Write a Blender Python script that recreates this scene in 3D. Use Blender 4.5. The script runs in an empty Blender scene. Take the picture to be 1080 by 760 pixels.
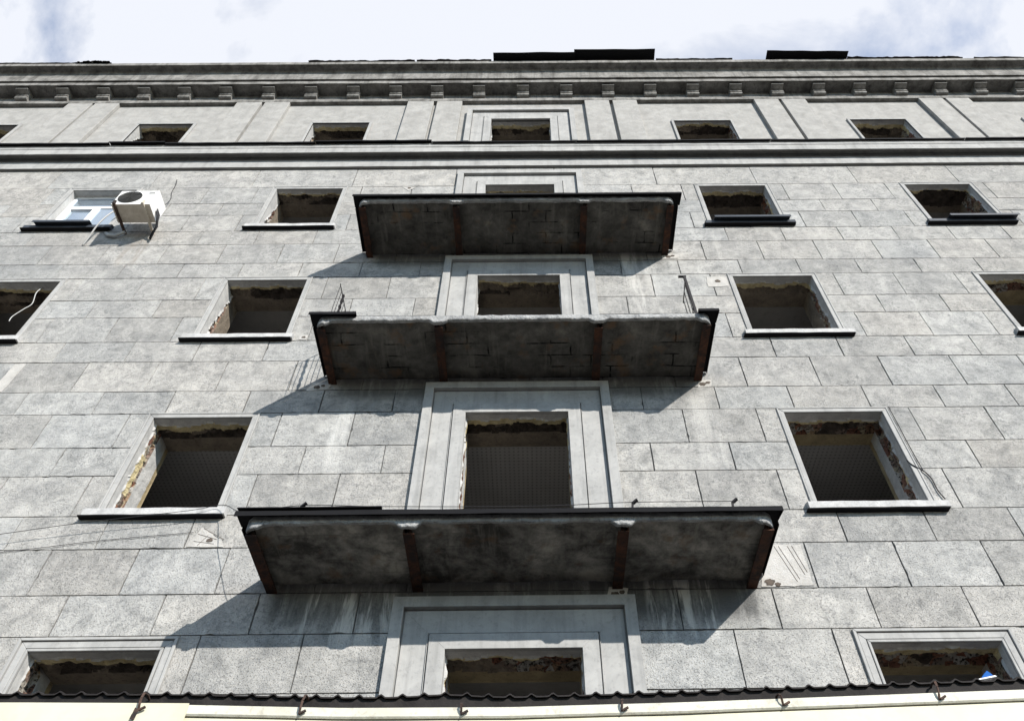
import bpy, math, random
from mathutils import Vector, Matrix, noise

random.seed(7)
sc = bpy.context.scene
COL = sc.collection
R = math.radians

# ------------------------------------------------------------------ materials
class NT:
    """small helper round one node tree"""
    def __init__(self, name):
        self.m = bpy.data.materials.new(name)
        self.m.use_nodes = True
        self.t = self.m.node_tree
        self.b = self.t.nodes['Principled BSDF']
        self.co = self.t.nodes.new('ShaderNodeTexCoord').outputs['Object']
    def n(self, kind, **kw):
        nd = self.t.nodes.new('ShaderNode' + kind)
        for k, v in kw.items():
            setattr(nd, k, v)
        return nd
    def link(self, a, b):
        self.t.links.new(a, b)
    def vec(self, scale=(1, 1, 1), loc=(0, 0, 0)):
        mp = self.n('Mapping')
        mp.inputs['Scale'].default_value = scale
        mp.inputs['Location'].default_value = loc
        self.link(self.co, mp.inputs['Vector'])
        return mp.outputs['Vector']
    def noise(self, scale, detail=4, rough=.55, vec=None, dist=0.0):
        nd = self.n('TexNoise')
        nd.inputs['Scale'].default_value = scale
        nd.inputs['Detail'].default_value = detail
        nd.inputs['Roughness'].default_value = rough
        nd.inputs['Distortion'].default_value = dist
        self.link(vec if vec is not None else self.co, nd.inputs['Vector'])
        return nd.outputs['Fac']
    def ramp(self, fac, stops):
        nd = self.n('ValToRGB')
        el = nd.color_ramp.elements
        while len(el) < len(stops):
            el.new(.5)
        for e, (p, c) in zip(el, stops):
            e.position = p
            e.color = (c, c, c, 1) if not hasattr(c, '__len__') else (*c, 1)
        self.link(fac, nd.inputs['Fac'])
        return nd.outputs['Color']
    def mix(self, fac, a, b, mode='MIX'):
        nd = self.n('Mix', data_type='RGBA', blend_type=mode)
        for s, v in ((nd.inputs[0], fac), (nd.inputs[6], a), (nd.inputs[7], b)):
            if isinstance(v, (int, float)):
                s.default_value = v if s.type == 'VALUE' else (v, v, v, 1)
            elif hasattr(v, '__len__'):
                s.default_value = (*v, 1)
            else:
                self.link(v, s)
        return nd.outputs[2]
    def math(self, op, a, b=0.0, clamp=False):
        nd = self.n('Math', operation=op, use_clamp=clamp)
        for s, v in ((nd.inputs[0], a), (nd.inputs[1], b)):
            if isinstance(v, (int, float)):
                s.default_value = v
            else:
                self.link(v, s)
        return nd.outputs[0]
    def span(self, v, lo, hi, soft):
        """1 between lo and hi, falling to 0 over soft on both sides"""
        a = self.n('MapRange', interpolation_type='SMOOTHSTEP')
        a.inputs[1].default_value = lo - soft; a.inputs[2].default_value = lo
        self.link(v, a.inputs[0])
        b = self.n('MapRange', interpolation_type='SMOOTHSTEP')
        b.inputs[1].default_value = hi; b.inputs[2].default_value = hi + soft
        b.inputs[3].default_value = 1; b.inputs[4].default_value = 0
        self.link(v, b.inputs[0])
        return self.math('MULTIPLY', a.outputs[0], b.outputs[0])
    def bump(self, h, strength=.5, dist=.01):
        nd = self.n('Bump')
        nd.inputs['Strength'].default_value = strength
        nd.inputs['Distance'].default_value = dist
        self.link(h, nd.inputs['Height'])
        self.link(nd.outputs['Normal'], self.b.inputs['Normal'])
    def done(self, col, rough=.9, metal=0.0, spec=.25):
        if hasattr(col, '__len__'):
            self.b.inputs['Base Color'].default_value = (*col, 1)
        else:
            self.link(col, self.b.inputs['Base Color'])
        if isinstance(rough, (int, float)):
            self.b.inputs['Roughness'].default_value = rough
        else:
            self.link(rough, self.b.inputs['Roughness'])
        self.b.inputs['Metallic'].default_value = metal
        self.b.inputs['Specular IOR Level'].default_value = spec
        return self.m


def stucco_material():
    """rough cement render of the facade blocks: pits, mottling, drips and rain streaks"""
    t = NT('cement_render')
    at = t.n('Attribute', attribute_name='tint', attribute_type='GEOMETRY')
    sep = t.n('SeparateXYZ'); t.link(t.co, sep.inputs[0])
    X, Z = sep.outputs['X'], sep.outputs['Z']
    big = t.noise(.55, 5, .6)
    mid = t.noise(4.2, 9, .72, dist=.6)
    fine = t.noise(38, 5, .7)
    grain = t.noise(120, 3, .6)
    c = t.ramp(mid, [(.30, (.185, .185, .178)), (.43, (.315, .312, .298)), (.58, (.412, .405, .385)), (.74, (.50, .488, .460))])
    c = t.mix(t.ramp(big, [(.40, 0.0), (.72, .45)]), c, (.25, .255, .255))
    # dark lichen / soot flecks gathered in patches
    patch = t.ramp(t.noise(1.7, 7, .7, dist=.4), [(.40, .12), (.60, 1.0)])
    fleck = t.ramp(t.noise(24, 6, .78), [(.50, 0.0), (.60, 1.0)])
    c = t.mix(t.math('MULTIPLY', t.math('MULTIPLY', patch, fleck), .70), c, (.135, .138, .14))
    pits = t.ramp(t.noise(62, 3, .6), [(.57, 0.0), (.65, 1.0)])
    where = t.ramp(t.noise(2.6, 5, .65, vec=t.vec(loc=(7, 1, 3))), [(.38, .1), (.62, 1.0)])
    c = t.mix(t.math('MULTIPLY', t.math('MULTIPLY', pits, where), .54), c, (.10, .10, .10))
    # soft sooty clouds and trowel scratches
    soot = t.ramp(t.noise(1.3, 8, .74, vec=t.vec((1, 1, 1.6), (2, 8, 5)), dist=.3), [(.50, 0.0), (.72, 1.0)])
    c = t.mix(t.math('MULTIPLY', soot, .46), c, (.145, .150, .155))
    scr = t.noise(1.0, 4, .7, vec=t.vec((9, 9, 34), (1, 1, 1)), dist=1.2)
    c = t.mix(t.math('MULTIPLY', t.math('MULTIPLY', t.ramp(scr, [(.56, 0.0), (.64, 1.0)]), where), .40), c, (.13, .13, .13))
    # vertical rain streaks
    st = t.noise(1.0, 5, .6, vec=t.vec((7, 7, .35)))
    c = t.mix(t.math('MULTIPLY', t.ramp(st, [(.52, 0.0), (.72, 1.0)]), .16), c, (.20, .20, .20))
    c = t.mix(t.math('MULTIPLY', t.ramp(t.noise(1.0, 4, .6, vec=t.vec((5, 5, .3), (13, 0, 4))), [(.56, 0.0), (.74, 1.0)]), .16), c, (.56, .55, .52))
    # pale lime runs and black damp, each where it is on the wall
    ragged = t.noise(1.0, 6, .68, vec=t.vec((6.5, 6.5, .9), (3, 0, 9)), dist=.35)
    def run(x0, x1, z0, z1, colour, amount, lo=.42, hi=.6, sx=.08, sz=.25):
        nonlocal c
        k = t.math('MULTIPLY', t.span(X, x0, x1, sx), t.span(Z, z0, z1, sz))
        k = t.math('MULTIPLY', k, t.ramp(ragged, [(lo, 0.0), (hi, 1.0)]))
        c = t.mix(t.math('MULTIPLY', k, amount), c, colour)
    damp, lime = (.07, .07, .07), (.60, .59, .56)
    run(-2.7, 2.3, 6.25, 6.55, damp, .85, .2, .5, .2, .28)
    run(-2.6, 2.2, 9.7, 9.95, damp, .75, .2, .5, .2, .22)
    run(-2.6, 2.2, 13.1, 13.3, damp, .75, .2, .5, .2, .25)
    run(-2.35, -1.5, 6.0, 6.35, lime, .75, .46, .58, .1, .3)
    run(1.25, 1.9, 6.05, 6.5, lime, .65, .50, .60)
    run(1.60, 1.82, 11.8, 13.05, lime, .55, .42, .58, .06, .5)
    run(1.95, 2.1, 11.6, 13.0, lime, .3, .42, .6, .08, .5)
    run(-2.64, -2.46, 8.5, 9.3, lime, .42, .38, .58, .08, .5)
    run(2.2, 2.42, 8.5, 9.4, lime, .38, .38, .58, .1, .5)
    run(-7.2, -6.9, 13.2, 14.1, (.2, .17, .14), .5, .4, .6)
    for wx in (-4.41, 4.065, 8.2, -8.5):
        for wz in (7.35, 10.7, 14.0):
            run(wx - .8, wx + .8, wz - .45, wz - .05, (.18, .18, .18), .42, .42, .68, .2, .3)
    c = t.mix(1.0, c, at.outputs['Color'], 'MULTIPLY')
    h = t.math('ADD', t.math('MULTIPLY', fine, .7), t.math('MULTIPLY', grain, .5))
    h = t.math('SUBTRACT', h, t.math('MULTIPLY', pits, .6))
    t.bump(h, .85, .014)
    return t.done(c, .95, spec=.1)


def rough_material(name, dark, light, scale=6, flecks=.3, fleck_col=(.12, .12, .12), bump=.4, dist=.008, rough=.92, streak=0.0):
    t = NT(name)
    a = t.noise(scale, 8, .68, dist=.5)
    c = t.ramp(a, [(.30, dark), (.66, light)])
    f = t.ramp(t.noise(scale * 8, 4, .65), [(.54, 0.0), (.68, 1.0)])
    c = t.mix(t.math('MULTIPLY', f, flecks), c, fleck_col)
    if streak:
        s = t.noise(1.0, 5, .6, vec=t.vec((9, 9, .5)))
        c = t.mix(t.math('MULTIPLY', t.ramp(s, [(.48, 0.0), (.7, 1.0)]), streak), c, tuple(v * .45 for v in dark))
    t.bump(t.noise(scale * 9, 5, .65), bump, dist)
    return t.done(c, rough, spec=.15)


def rust_material(name, base=(.022, .015, .013), rust=(.075, .032, .018)):
    t = NT(name)
    c = t.ramp(t.noise(9, 8, .7, dist=.7), [(.38, base), (.58, rust), (.75, tuple(v * 1.5 for v in rust))])
    c = t.mix(t.math('MULTIPLY', t.ramp(t.noise(4, 5, .6), [(.5, 0.0), (.62, 1.0)]), .7), c, (.018, .016, .017))
    t.bump(t.noise(60, 5, .7), .6, .006)
    return t.done(c, .85, .15)


def metal_sheet(name, col, rough=.5, metal=.0, var=.5):
    t = NT(name)
    c = t.mix(t.math('MULTIPLY', t.noise(5, 6, .65), var), col, tuple(min(1, v * 2.2 + .01) for v in col))
    t.bump(t.noise(7, 3, .5), .25, .02)
    return t.done(c, rough, metal, .15)


def brick_rubble():
    t = NT('broken_brick')
    v = t.n('TexVoronoi'); v.inputs['Scale'].default_value = 9.0
    wv = t.mix(.12, t.co, t.n('TexNoise').outputs['Color'])
    t.link(wv, v.inputs['Vector'])
    s = t.n('SeparateColor'); t.link(v.outputs['Color'], s.inputs[0])
    c = t.ramp(s.outputs[0], [(.1, (.17, .075, .05)), (.35, (.20, .175, .15)), (.55, (.22, .10, .065)), (.7, (.30, .25, .17)), (.9, (.34, .325, .30))])
    c = t.mix(t.ramp(t.noise(22, 6, .7), [(.50, 0.0), (.60, 1.0)]), c, (.030, .026, .023))
    t.bump(t.noise(26, 6, .7), 1.0, .03)
    return t.done(c, .95, spec=.1)


def perforated_ceiling():
    t = NT('perforated_ceiling_board')
    v = t.n('TexVoronoi'); v.inputs['Scale'].default_value = 15.0; v.inputs['Randomness'].default_value = 0.0
    t.link(t.co, v.inputs['Vector'])
    dots = t.ramp(v.outputs['Distance'], [(.20, 1.0), (.30, 0.0)])
    c = t.ramp(t.noise(2.5, 6, .6), [(.3, (.52, .505, .50)), (.7, (.60, .585, .575))])
    c = t.mix(dots, c, (.36, .35, .345))
    br = t.n('TexBrick'); br.inputs['Scale'].default_value = 1.0
    br.inputs['Brick Width'].default_value = .6; br.inputs['Row Height'].default_value = .6
    br.inputs['Mortar Size'].default_value = .004; br.offset = 0.0
    t.link(t.co, br.inputs['Vector'])
    c = t.mix(t.math('MULTIPLY', br.outputs['Fac'], .3), c, (.16, .16, .16))
    return t.done(c, .8)


def soffit_concrete(name, cracks, pale):
    """underside of the balconies: soot-black concrete, damp blooms, board marks and cracks"""
    t = NT(name)
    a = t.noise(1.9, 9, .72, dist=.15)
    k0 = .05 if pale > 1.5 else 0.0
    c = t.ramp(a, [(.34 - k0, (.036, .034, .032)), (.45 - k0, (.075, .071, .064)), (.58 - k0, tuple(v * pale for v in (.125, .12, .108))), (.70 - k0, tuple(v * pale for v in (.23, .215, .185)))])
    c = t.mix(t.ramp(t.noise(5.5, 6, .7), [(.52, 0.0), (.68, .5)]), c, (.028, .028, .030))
    br = t.n('TexBrick'); br.inputs['Scale'].default_value = 1.0
    br.inputs['Brick Width'].default_value = .55; br.inputs['Row Height'].default_value = .20
    br.inputs['Mortar Size'].default_value = .011
    t.link(t.mix(.035, t.co, t.n('TexNoise').outputs['Color']), br.inputs['Vector'])
    k = t.math('MULTIPLY', br.outputs['Fac'], t.ramp(t.noise(1.7, 4, .6), [(.5, 0.0), (.58, cracks)]))
    c = t.mix(k, c, (.008, .008, .008))
    drip = t.noise(1.0, 5, .65, vec=t.vec((8, .9, 1)))
    c = t.mix(t.math('MULTIPLY', t.ramp(drip, [(.55, 0.0), (.70, 1.0)]), .35 * pale), c, (.24, .23, .20))
    ru = t.ramp(t.noise(3.3, 5, .6, vec=t.vec(loc=(5, 3, 1))), [(.57, 0.0), (.70, .6)])
    c = t.mix(ru, c, (.17, .105, .06))
    h = t.math('SUBTRACT', t.noise(14, 8, .7), k)
    t.bump(h, .9, .02)
    return t.done(c, .95, spec=.1)


M = {}
M['stucco'] = stucco_material()
M['joint'] = rough_material('grimy_joint', (.05, .05, .05), (.13, .128, .12), 8)
M['trim'] = rough_material('painted_plaster', (.265, .264, .257), (.375, .371, .358), 2.6, .34, (.17, .17, .17), .25, .005, streak=.32)
M['trim_old'] = rough_material('weathered_cornice_plaster', (.095, .091, .084), (.285, .277, .26), 2.6, .5, (.08, .08, .08), .4, .012, streak=.55)
M['attic'] = rough_material('smooth_render', (.235, .23, .218), (.35, .343, .325), 3.5, .42, (.2, .2, .2), .4, .008, streak=.10)
M['sill'] = rough_material('sill_cement', (.33, .33, .325), (.49, .485, .475), 5, .35, (.15, .15, .15), .5, .01, streak=.25)
M['patch'] = rough_material('fresh_plaster_patch', (.33, .32, .30), (.46, .445, .42), 6, .45, (.3, .25, .2), .7, .012)
M['hole'] = rough_material('broken_hole', (.035, .03, .027), (.13, .105, .085), 18, .3)
M['foam'] = rough_material('ochre_foam', (.38, .31, .17), (.60, .52, .32), 9, .3, (.07, .055, .03), 1.0, .02)
M['ochre'] = rough_material('ochre_paint', (.19, .155, .095), (.34, .275, .165), 3.5, .4, (.04, .032, .024), .5, .01)
M['reveal'] = rough_material('reveal_plaster', (.30, .30, .295), (.47, .465, .45), 5, .3, (.14, .14, .14), .5, .01)
M['brick'] = brick_rubble()
M['void'] = rough_material('sooty_rubble', (.022, .019, .017), (.115, .095, .078), 7, .4, (.012, .011, .010), 1.0, .03)
M['grime'] = rough_material('grimy_inner_plaster', (.11, .093, .075), (.225, .188, .145), 3.5, .5, (.04, .035, .03), .5, .01)
M['inner'] = rough_material('dingy_wall_paint', (.20, .19, .18), (.30, .29, .27), 1.6, .25, (.05, .045, .04), .2, .01)
M['ceil'] = rough_material('grey_ceiling', (.40, .385, .37), (.50, .485, .46), 1.6, .2, (.06, .055, .05), .2, .01)
M['perf'] = perforated_ceiling()
M['floor'] = rough_material('rubble_floor', (.10, .095, .085), (.2, .19, .17), 3, .3)
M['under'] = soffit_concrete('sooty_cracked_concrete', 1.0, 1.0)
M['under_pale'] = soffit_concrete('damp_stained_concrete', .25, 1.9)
M['lip'] = rough_material('worn_pale_concrete', (.17, .172, .174), (.40, .40, .39), 5.0, .6, (.07, .07, .07), .9, .02)
M['rust'] = rust_material('rusty_steel')
M['rust_red'] = rust_material('rusty_hook', (.03, .026, .025), (.10, .06, .045))
M['black'] = metal_sheet('black_tarred_sheet', (.007, .007, .008), .9, 0, .2)
M['slate'] = metal_sheet('dark_painted_tin', (.030, .036, .045), .45)
M['iron'] = metal_sheet('black_iron', (.012, .011, .012), .6)
M['bitumen'] = rough_material('black_bitumen_sheet', (.010, .009, .009), (.026, .023, .022), 6, .2, (.05, .04, .035), .4, .01, .75)
M['cream'] = rough_material('cream_paint', (.50, .47, .345), (.57, .545, .43), 2.0, .10, (.42, .36, .24), .15, .004, .55, streak=.06)
M['zinc'] = rough_material('peeling_cream_gutter', (.42, .405, .33), (.56, .545, .47), 4.0, .5, (.30, .27, .22), .3, .006, .5)
M['white'] = rough_material('white_enamel', (.60, .595, .57), (.76, .755, .74), 3, .35, (.36, .32, .27), .05, .002, .4)
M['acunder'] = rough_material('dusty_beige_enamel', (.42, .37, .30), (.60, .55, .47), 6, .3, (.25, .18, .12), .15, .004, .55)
M['pvc'] = metal_sheet('white_plastic', (.78, .79, .80), .35, 0, .1)
M['wire'] = metal_sheet('dark_cable', (.02, .02, .022), .6)
M['wirepale'] = metal_sheet('pale_cable', (.38, .38, .37), .6, 0, .1)
M['blue'] = metal_sheet('blue_plastic', (.02, .09, .30), .35, 0, .2)
M['grille'] = metal_sheet('dark_grille', (.035, .035, .033), .6)
def glass():
    t = NT('window_glass')
    t.b.inputs['Base Color'].default_value = (.42, .50, .58, 1)
    t.b.inputs['Roughness'].default_value = .03
    t.b.inputs['Specular IOR Level'].default_value = 1.0
    t.b.inputs['Metallic'].default_value = .75
    return t.m
M['glass'] = glass()
def asphalt():
    t = NT('asphalt')
    c = t.ramp(t.noise(3, 8, .6), [(.3, (.040, .040, .042)), (.7, (.065, .064, .062))])
    t.bump(t.noise(180, 3), .5, .006)
    return t.done(c, .9)
M['asphalt'] = asphalt()
M['paving'] = rough_material('pavement_slabs', (.16, .155, .15), (.24, .235, .22), 2, .2)

# ------------------------------------------------------------------ mesh helpers
class MB:
    def __init__(self):
        self.v, self.f, self.mi, self.tint = [], [], [], []
    def face(self, pts, mi=0, tint=1.0):
        i = len(self.v)
        self.v += [tuple(p) for p in pts]
        self.f.append(tuple(range(i, i + len(pts)))); self.mi.append(mi); self.tint.append(tint)
    def hexa(self, p, mi=0, tint=1.0):
        """p: bottom ring 0-3 and top ring 4-7, counter-clockwise seen from above"""
        i = len(self.v)
        self.v += [tuple(q) for q in p]
        for q in ((3, 2, 1, 0), (4, 5, 6, 7), (0, 1, 5, 4), (1, 2, 6, 5), (2, 3, 7, 6), (3, 0, 4, 7)):
            self.f.append(tuple(i + k for k in q)); self.mi.append(mi); self.tint.append(tint)
    def box(self, x0, x1, y0, y1, z0, z1, mi=0, tint=1.0):
        self.hexa([(x0, y0, z0), (x1, y0, z0), (x1, y1, z0), (x0, y1, z0),
                   (x0, y0, z1), (x1, y0, z1), (x1, y1, z1), (x0, y1, z1)], mi, tint)
    def beam(self, a, b, w, h, mi=0):
        """rectangular bar from a to b"""
        a, b = Vector(a), Vector(b); d = (b - a).normalized()
        s = d.cross(Vector((0, 0, 1)))
        s = Vector((1, 0, 0)) if s.length < 1e-4 else s.normalized()
        u = s.cross(d).normalized()
        s *= w / 2; u *= h / 2
        self.hexa([a - s - u, a + s - u, b + s - u, b - s - u, a - s + u, a + s + u, b + s + u, b - s + u], mi)
    def tube(self, pts, r, n=6, mi=0):
        pts = [Vector(p) for p in pts]
        rings = []
        up = Vector((.31, .87, .39))
        for i, p in enumerate(pts):
            d = (pts[min(i + 1, len(pts) - 1)] - pts[max(i - 1, 0)]).normalized()
            a = d.cross(up).normalized(); b = d.cross(a)
            k0 = len(self.v)
            for k in range(n):
                t = 2 * math.pi * k / n
                self.v.append(tuple(p + (a * math.cos(t) + b * math.sin(t)) * r))
            rings.append(k0)
        for k0, k1 in zip(rings, rings[1:]):
            for k in range(n):
                self.f.append((k0 + k, k0 + (k + 1) % n, k1 + (k + 1) % n, k1 + k)); self.mi.append(mi); self.tint.append(1)
        for k0 in (rings[0], rings[-1]):
            self.f.append(tuple(range(k0, k0 + n))); self.mi.append(mi); self.tint.append(1)
    def sweep_x(self, prof, x0, x1, nx=1, mi=0, caps=True, wob=0.0, seed=0.0):
        """closed (y, z) profile swept along x, with an optional worn wobble"""
        n = len(prof); rings = []
        for i in range(nx + 1):
            x = x0 + (x1 - x0) * i / nx
            k0 = len(self.v)
            for j, (y, z) in enumerate(prof):
                d = Vector((0, 0, 0))
                if wob:
                    d = noise.noise_vector(Vector((x * 3.1, seed + j * .35, seed))) * wob + noise.noise_vector(Vector((x * 11, seed + j * .6, 3))) * wob * .45
                self.v.append((x, y + d.y, z + d.z))
            rings.append(k0)
        for k0, k1 in zip(rings, rings[1:]):
            for j in range(n):
                self.f.append((k0 + j, k1 + j, k1 + (j + 1) % n, k0 + (j + 1) % n)); self.mi.append(mi); self.tint.append(1)
        if caps:
            self.f.append(tuple(range(rings[0], rings[0] + n))); self.mi.append(mi); self.tint.append(1)
            self.f.append(tuple(reversed(range(rings[-1], rings[-1] + n)))); self.mi.append(mi); self.tint.append(1)
    def surround(self, xl, xr, zb, zt, w0, w1, y0, y1, mi=0):
        """three-sided mitred band between offsets w0 and w1 round an opening; y1 is the front"""
        def bar(q):
            self.hexa([(q[k][0], y1, q[k][1]) for k in range(4)] + [(q[k][0], y0, q[k][1]) for k in range(4)], mi)
        bar([(xl - w1, zb), (xl - w0, zb), (xl - w0, zt + w0), (xl - w1, zt + w1)])
        bar([(xl - w1, zt + w1), (xl - w0, zt + w0), (xr + w0, zt + w0), (xr + w1, zt + w1)])
        bar([(xr + w0, zb), (xr + w1, zb), (xr + w1, zt + w1), (xr + w0, zt + w0)])
    def build(self, name, mats, parent=None, loc=(0, 0, 0), smooth=False, tint=False, fix=True):
        me = bpy.data.meshes.new(name)
        me.from_pydata([(x - loc[0], y - loc[1], z - loc[2]) for x, y, z in self.v], [], self.f)
        for m in (mats if isinstance(mats, (list, tuple)) else [mats]):
            me.materials.append(M[m])
        me.polygons.foreach_set('material_index', self.mi)
        if smooth:
            me.polygons.foreach_set('use_smooth', [True] * len(self.f))
        if tint:
            ca = me.color_attributes.new('tint', 'FLOAT_COLOR', 'CORNER')
            buf = []
            for p, k in zip(me.polygons, self.tint):
                k = k if hasattr(k, '__len__') else (k, k, k)
                buf += [k[0], k[1], k[2], 1.0] * p.loop_total
            ca.data.foreach_set('color', buf)
        if fix:
            import bmesh
            bm = bmesh.new(); bm.from_mesh(me)
            bmesh.ops.recalc_face_normals(bm, faces=bm.faces)
            bm.to_mesh(me); bm.free()
        me.update()
        o = bpy.data.objects.new(name, me)
        COL.objects.link(o)
        o.location = loc
        if parent is not None:
            o.parent = parent
        return o


def bevel(o, w=.008, seg=2):
    md = o.modifiers.new('edge_wear', 'BEVEL'); md.width = w; md.segments = seg; md.limit_method = 'ANGLE'
    return o

def thing(name, label, cat, loc=(0, 0, 0), group=None):
    o = bpy.data.objects.new(name, None); COL.objects.link(o)
    o.location = loc; o['label'] = label; o['category'] = cat
    if group: o['group'] = group
    return o

def tag(o, label, cat, group=None):
    o['label'] = label; o['category'] = cat
    if group: o['group'] = group
    return o

# ------------------------------------------------------------------ ground
mb = MB(); mb.face([(-400, -400, 0), (400, -400, 0), (400, 400, 0), (-400, 400, 0)])
g = mb.build('ground', 'asphalt', fix=False); g['kind'] = 'structure'
mb = MB(); mb.box(-40, 40, -5.6, -.02, .004, .13)
g = mb.build('pavement', 'paving'); g['kind'] = 'structure'

# ------------------------------------------------------------------ the apartment building
B = thing('apartment_building', 'grey stone-faced apartment block with empty window holes, three balconies and a heavy cornice', 'building')

CX = {'c': -.20, 'a': -4.41, 'b': 4.065, 'd': -8.50, 'e': 8.207, 'f': -12.6, 'g': 12.35}
HALF = {'c': .69, 'a': .662, 'b': .665, 'd': .635, 'e': .655, 'f': .655, 'g': .655}
TOP = [19.248, 15.869, 12.562, 9.225, 5.834]
BOT = [18.02, 14.40, 11.04, 7.66, 4.27]
TOPC = [19.33, 15.94, 12.61, 9.255, 5.80]
ROWS = [('f', 'd', 'a', 'c', 'b', 'e', 'g'), ('d', 'a', 'c', 'b', 'e'), ('d', 'a', 'c', 'b', 'e'), ('a', 'c', 'b'), ('a', 'c', 'b')]
OPEN = []   # (row, column, xl, xr, zb, zt)
for r, cols in enumerate(ROWS):
    for c in cols:
        zt = TOPC[r] if c == 'c' else TOP[r]
        zb = BOT[r]
        if c == 'c' and r in (1, 2, 3):
            zb = (13.44, 10.08, 6.69)[r - 1]
        OPEN.append((r, c, CX[c] - HALF[c], CX[c] + HALF[c], zb, zt))

W_SIDE = {0: .06, 1: .086, 2: .086, 3: .086, 4: .145}
CENTRE_W = (.19, .45, .585)
def clear_rect(o):
    r, c, xl, xr, zb, zt = o
    w = CENTRE_W[2] if c == 'c' else W_SIDE[r]
    return (xl - w, xr + w, zb, zt + w)

def subtract(rects, h):
    out = []
    for (x0, x1, z0, z1) in rects:
        a0, a1, b0, b1 = max(x0, h[0]), min(x1, h[1]), max(z0, h[2]), min(z1, h[3])
        if a0 >= a1 or b0 >= b1:
            out.append((x0, x1, z0, z1)); continue
        if x0 < a0: out.append((x0, a0, z0, z1))
        if a1 < x1: out.append((a1, x1, z0, z1))
        if z0 < b0: out.append((a0, a1, z0, b0))
        if b1 < z1: out.append((a0, a1, b1, z1))
    return [q for q in out if q[1] - q[0] > .012 and q[3] - q[2] > .012]

# --- block courses
COURSE = [16.78, 15.955, 15.28, 14.805, 14.21, 13.73, 13.095, 12.648, 12.0, 11.52, 10.9, 10.42, 9.765, 9.311, 8.68, 8.195,
          7.56, 7.085, 6.485, 6.0]
z = 6.0
k = 0
while z > .4:
    z -= (.63, .48)[k % 2]; k += 1
    COURSE.append(max(z, .3))
XW = 17.0
def worn_block(mbx, a, b, c, d, tint):
    """one facing block: front face 16 mm proud with a chipped, slightly wavering outline"""
    dy = random.uniform(-.0025, .0025); y = -.016
    rim = []
    cor = [(a, c), (b, c), (b, d), (a, d)]
    for q in range(4):
        (x0, z0), (x1, z1) = cor[q], cor[(q + 1) % 4]
        L = abs(x1 - x0) + abs(z1 - z0); n = max(1, int(L / .055))
        nx_, nz_ = ((0, 1), (-1, 0), (0, -1), (1, 0))[q]
        for s in range(n):
            t_ = s / n
            w_ = .0035 * noise.noise(Vector((x0 + (x1 - x0) * t_, (z0 + (z1 - z0) * t_), q)) * 6) + .001
            if s and random.random() < .035: w_ += random.uniform(.004, .013)
            if s == 0: w_ = max(w_, random.choice((0, 0, .004)))
            rim.append((x0 + (x1 - x0) * t_ + nx_ * w_, z0 + (z1 - z0) * t_ + nz_ * w_))
    k = len(mbx.v); n = len(rim)
    mbx.v += [(x, y + dy * (1 if z > (c + d) / 2 else -1), z) for x, z in rim] + [(x, 0.0, z) for x, z in rim]
    mbx.f.append(tuple(range(k, k + n))); mbx.mi.append(0); mbx.tint.append(tint)
    for i in range(n):
        mbx.f.append((k + i, k + (i + 1) % n, k + n + (i + 1) % n, k + n + i)); mbx.mi.append(0); mbx.tint.append(tint)
wall = MB()
C0 = -.17
for i, (zt, zb) in enumerate(zip(COURSE, COURSE[1:])):
    idx = i - 17                               # course 7.085-6.485 is an even one
    off = (3.22 if idx % 2 == 0 else 2.73) % 1.025
    xs = []
    kk = 0
    while True:
        x = off + 1.025 * kk; kk += 1
        if x > XW + 1: break
        xs += [C0 + x, C0 - x]
    if i == 0:
        xs = [C0 + 2.05 * j + .7 for j in range(-9, 9)]
    xs = sorted(x + random.uniform(-.025, .025) for x in xs if abs(x) < XW)
    if off < .4 and i: xs = [x for x in xs if not (C0 - off - .05 < x < C0)]
    xs = [-XW] + xs + [XW]
    for x0, x1 in zip(xs, xs[1:]):
        # hand-cut joints: not all equally open, many on the left filled almost flush
        fill = random.random() < (.5 if x1 < -4 else .12)
        jx = .003 if fill else random.uniform(.005, .0085)
        jz = random.uniform(.005, .008)
        t = random.choice((random.uniform(.97, 1.03), random.uniform(.90, 1.09), random.uniform(.86, 1.10))); warm = random.uniform(-.012, .022)
        tint = (t + warm, t, t - warm)
        cells = [(x0 + jx, x1 - jx, zb + jz, zt - random.uniform(.003, .006))]
        for o in OPEN:
            if o[0] >= 1: cells = subtract(cells, clear_rect(o))
        for (a, b, c, d) in cells:
            worn_block(wall, a, b, c, d, tint)
# backing of the joints with the window holes cut out, for all storeys
def holed(mbx, y, z0, z1, mi, x0=-XW, x1=XW, rows=None):
    rc = [(x0, x1, z0, z1)]
    for (r, c, xl, xr, zb, zt) in OPEN:
        if rows is None or r in rows:
            rc = subtract(rc, (xl, xr, zb, zt))
    for (a, b, c, d) in rc:
        mbx.face([(a, y, c), (b, y, c), (b, y, d), (a, y, d)], mi)
holed(wall, 0.0, 0.05, 17.0, 1)
fw = wall.build('facade_wall', ['stucco', 'joint'], B, tint=True)

# --- attic storey wall: sunk panels between flat pilasters
PIL = [(-11.32, -10.70), (-10.66, -10.04), (-7.19, -6.55), (-6.50, -5.86), (-2.99, -2.33), (-2.27, -1.63),
       (1.35, 1.98), (2.04, 2.66), (5.53, 6.16), (6.21, 6.83), (9.61, 10.23), (10.28, 10.88)]
at = MB()
rc = [(-XW, XW, 17.0, 20.60)]
for o in OPEN:
    if o[0] == 0: rc = subtract(rc, (o[2], o[3], o[4], o[5]))
for (a, b, c, d) in rc:
    at.face([(a, .03, c), (b, .03, c), (b, .03, d), (a, .03, d)])
at.build('attic_wall', 'attic', B, fix=False)
for (x0, x1) in PIL:
    mb = MB(); mb.box(x0 + .012, x1 - .012, -.06, .03, 17.46, 20.44)
    bevel(mb.build('pilaster', 'attic', B), .01, 2)
mb = MB(); mb.box(-XW, XW, -.055, .03, 20.44, 20.60)
mb.build('frieze', 'attic', B)

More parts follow.
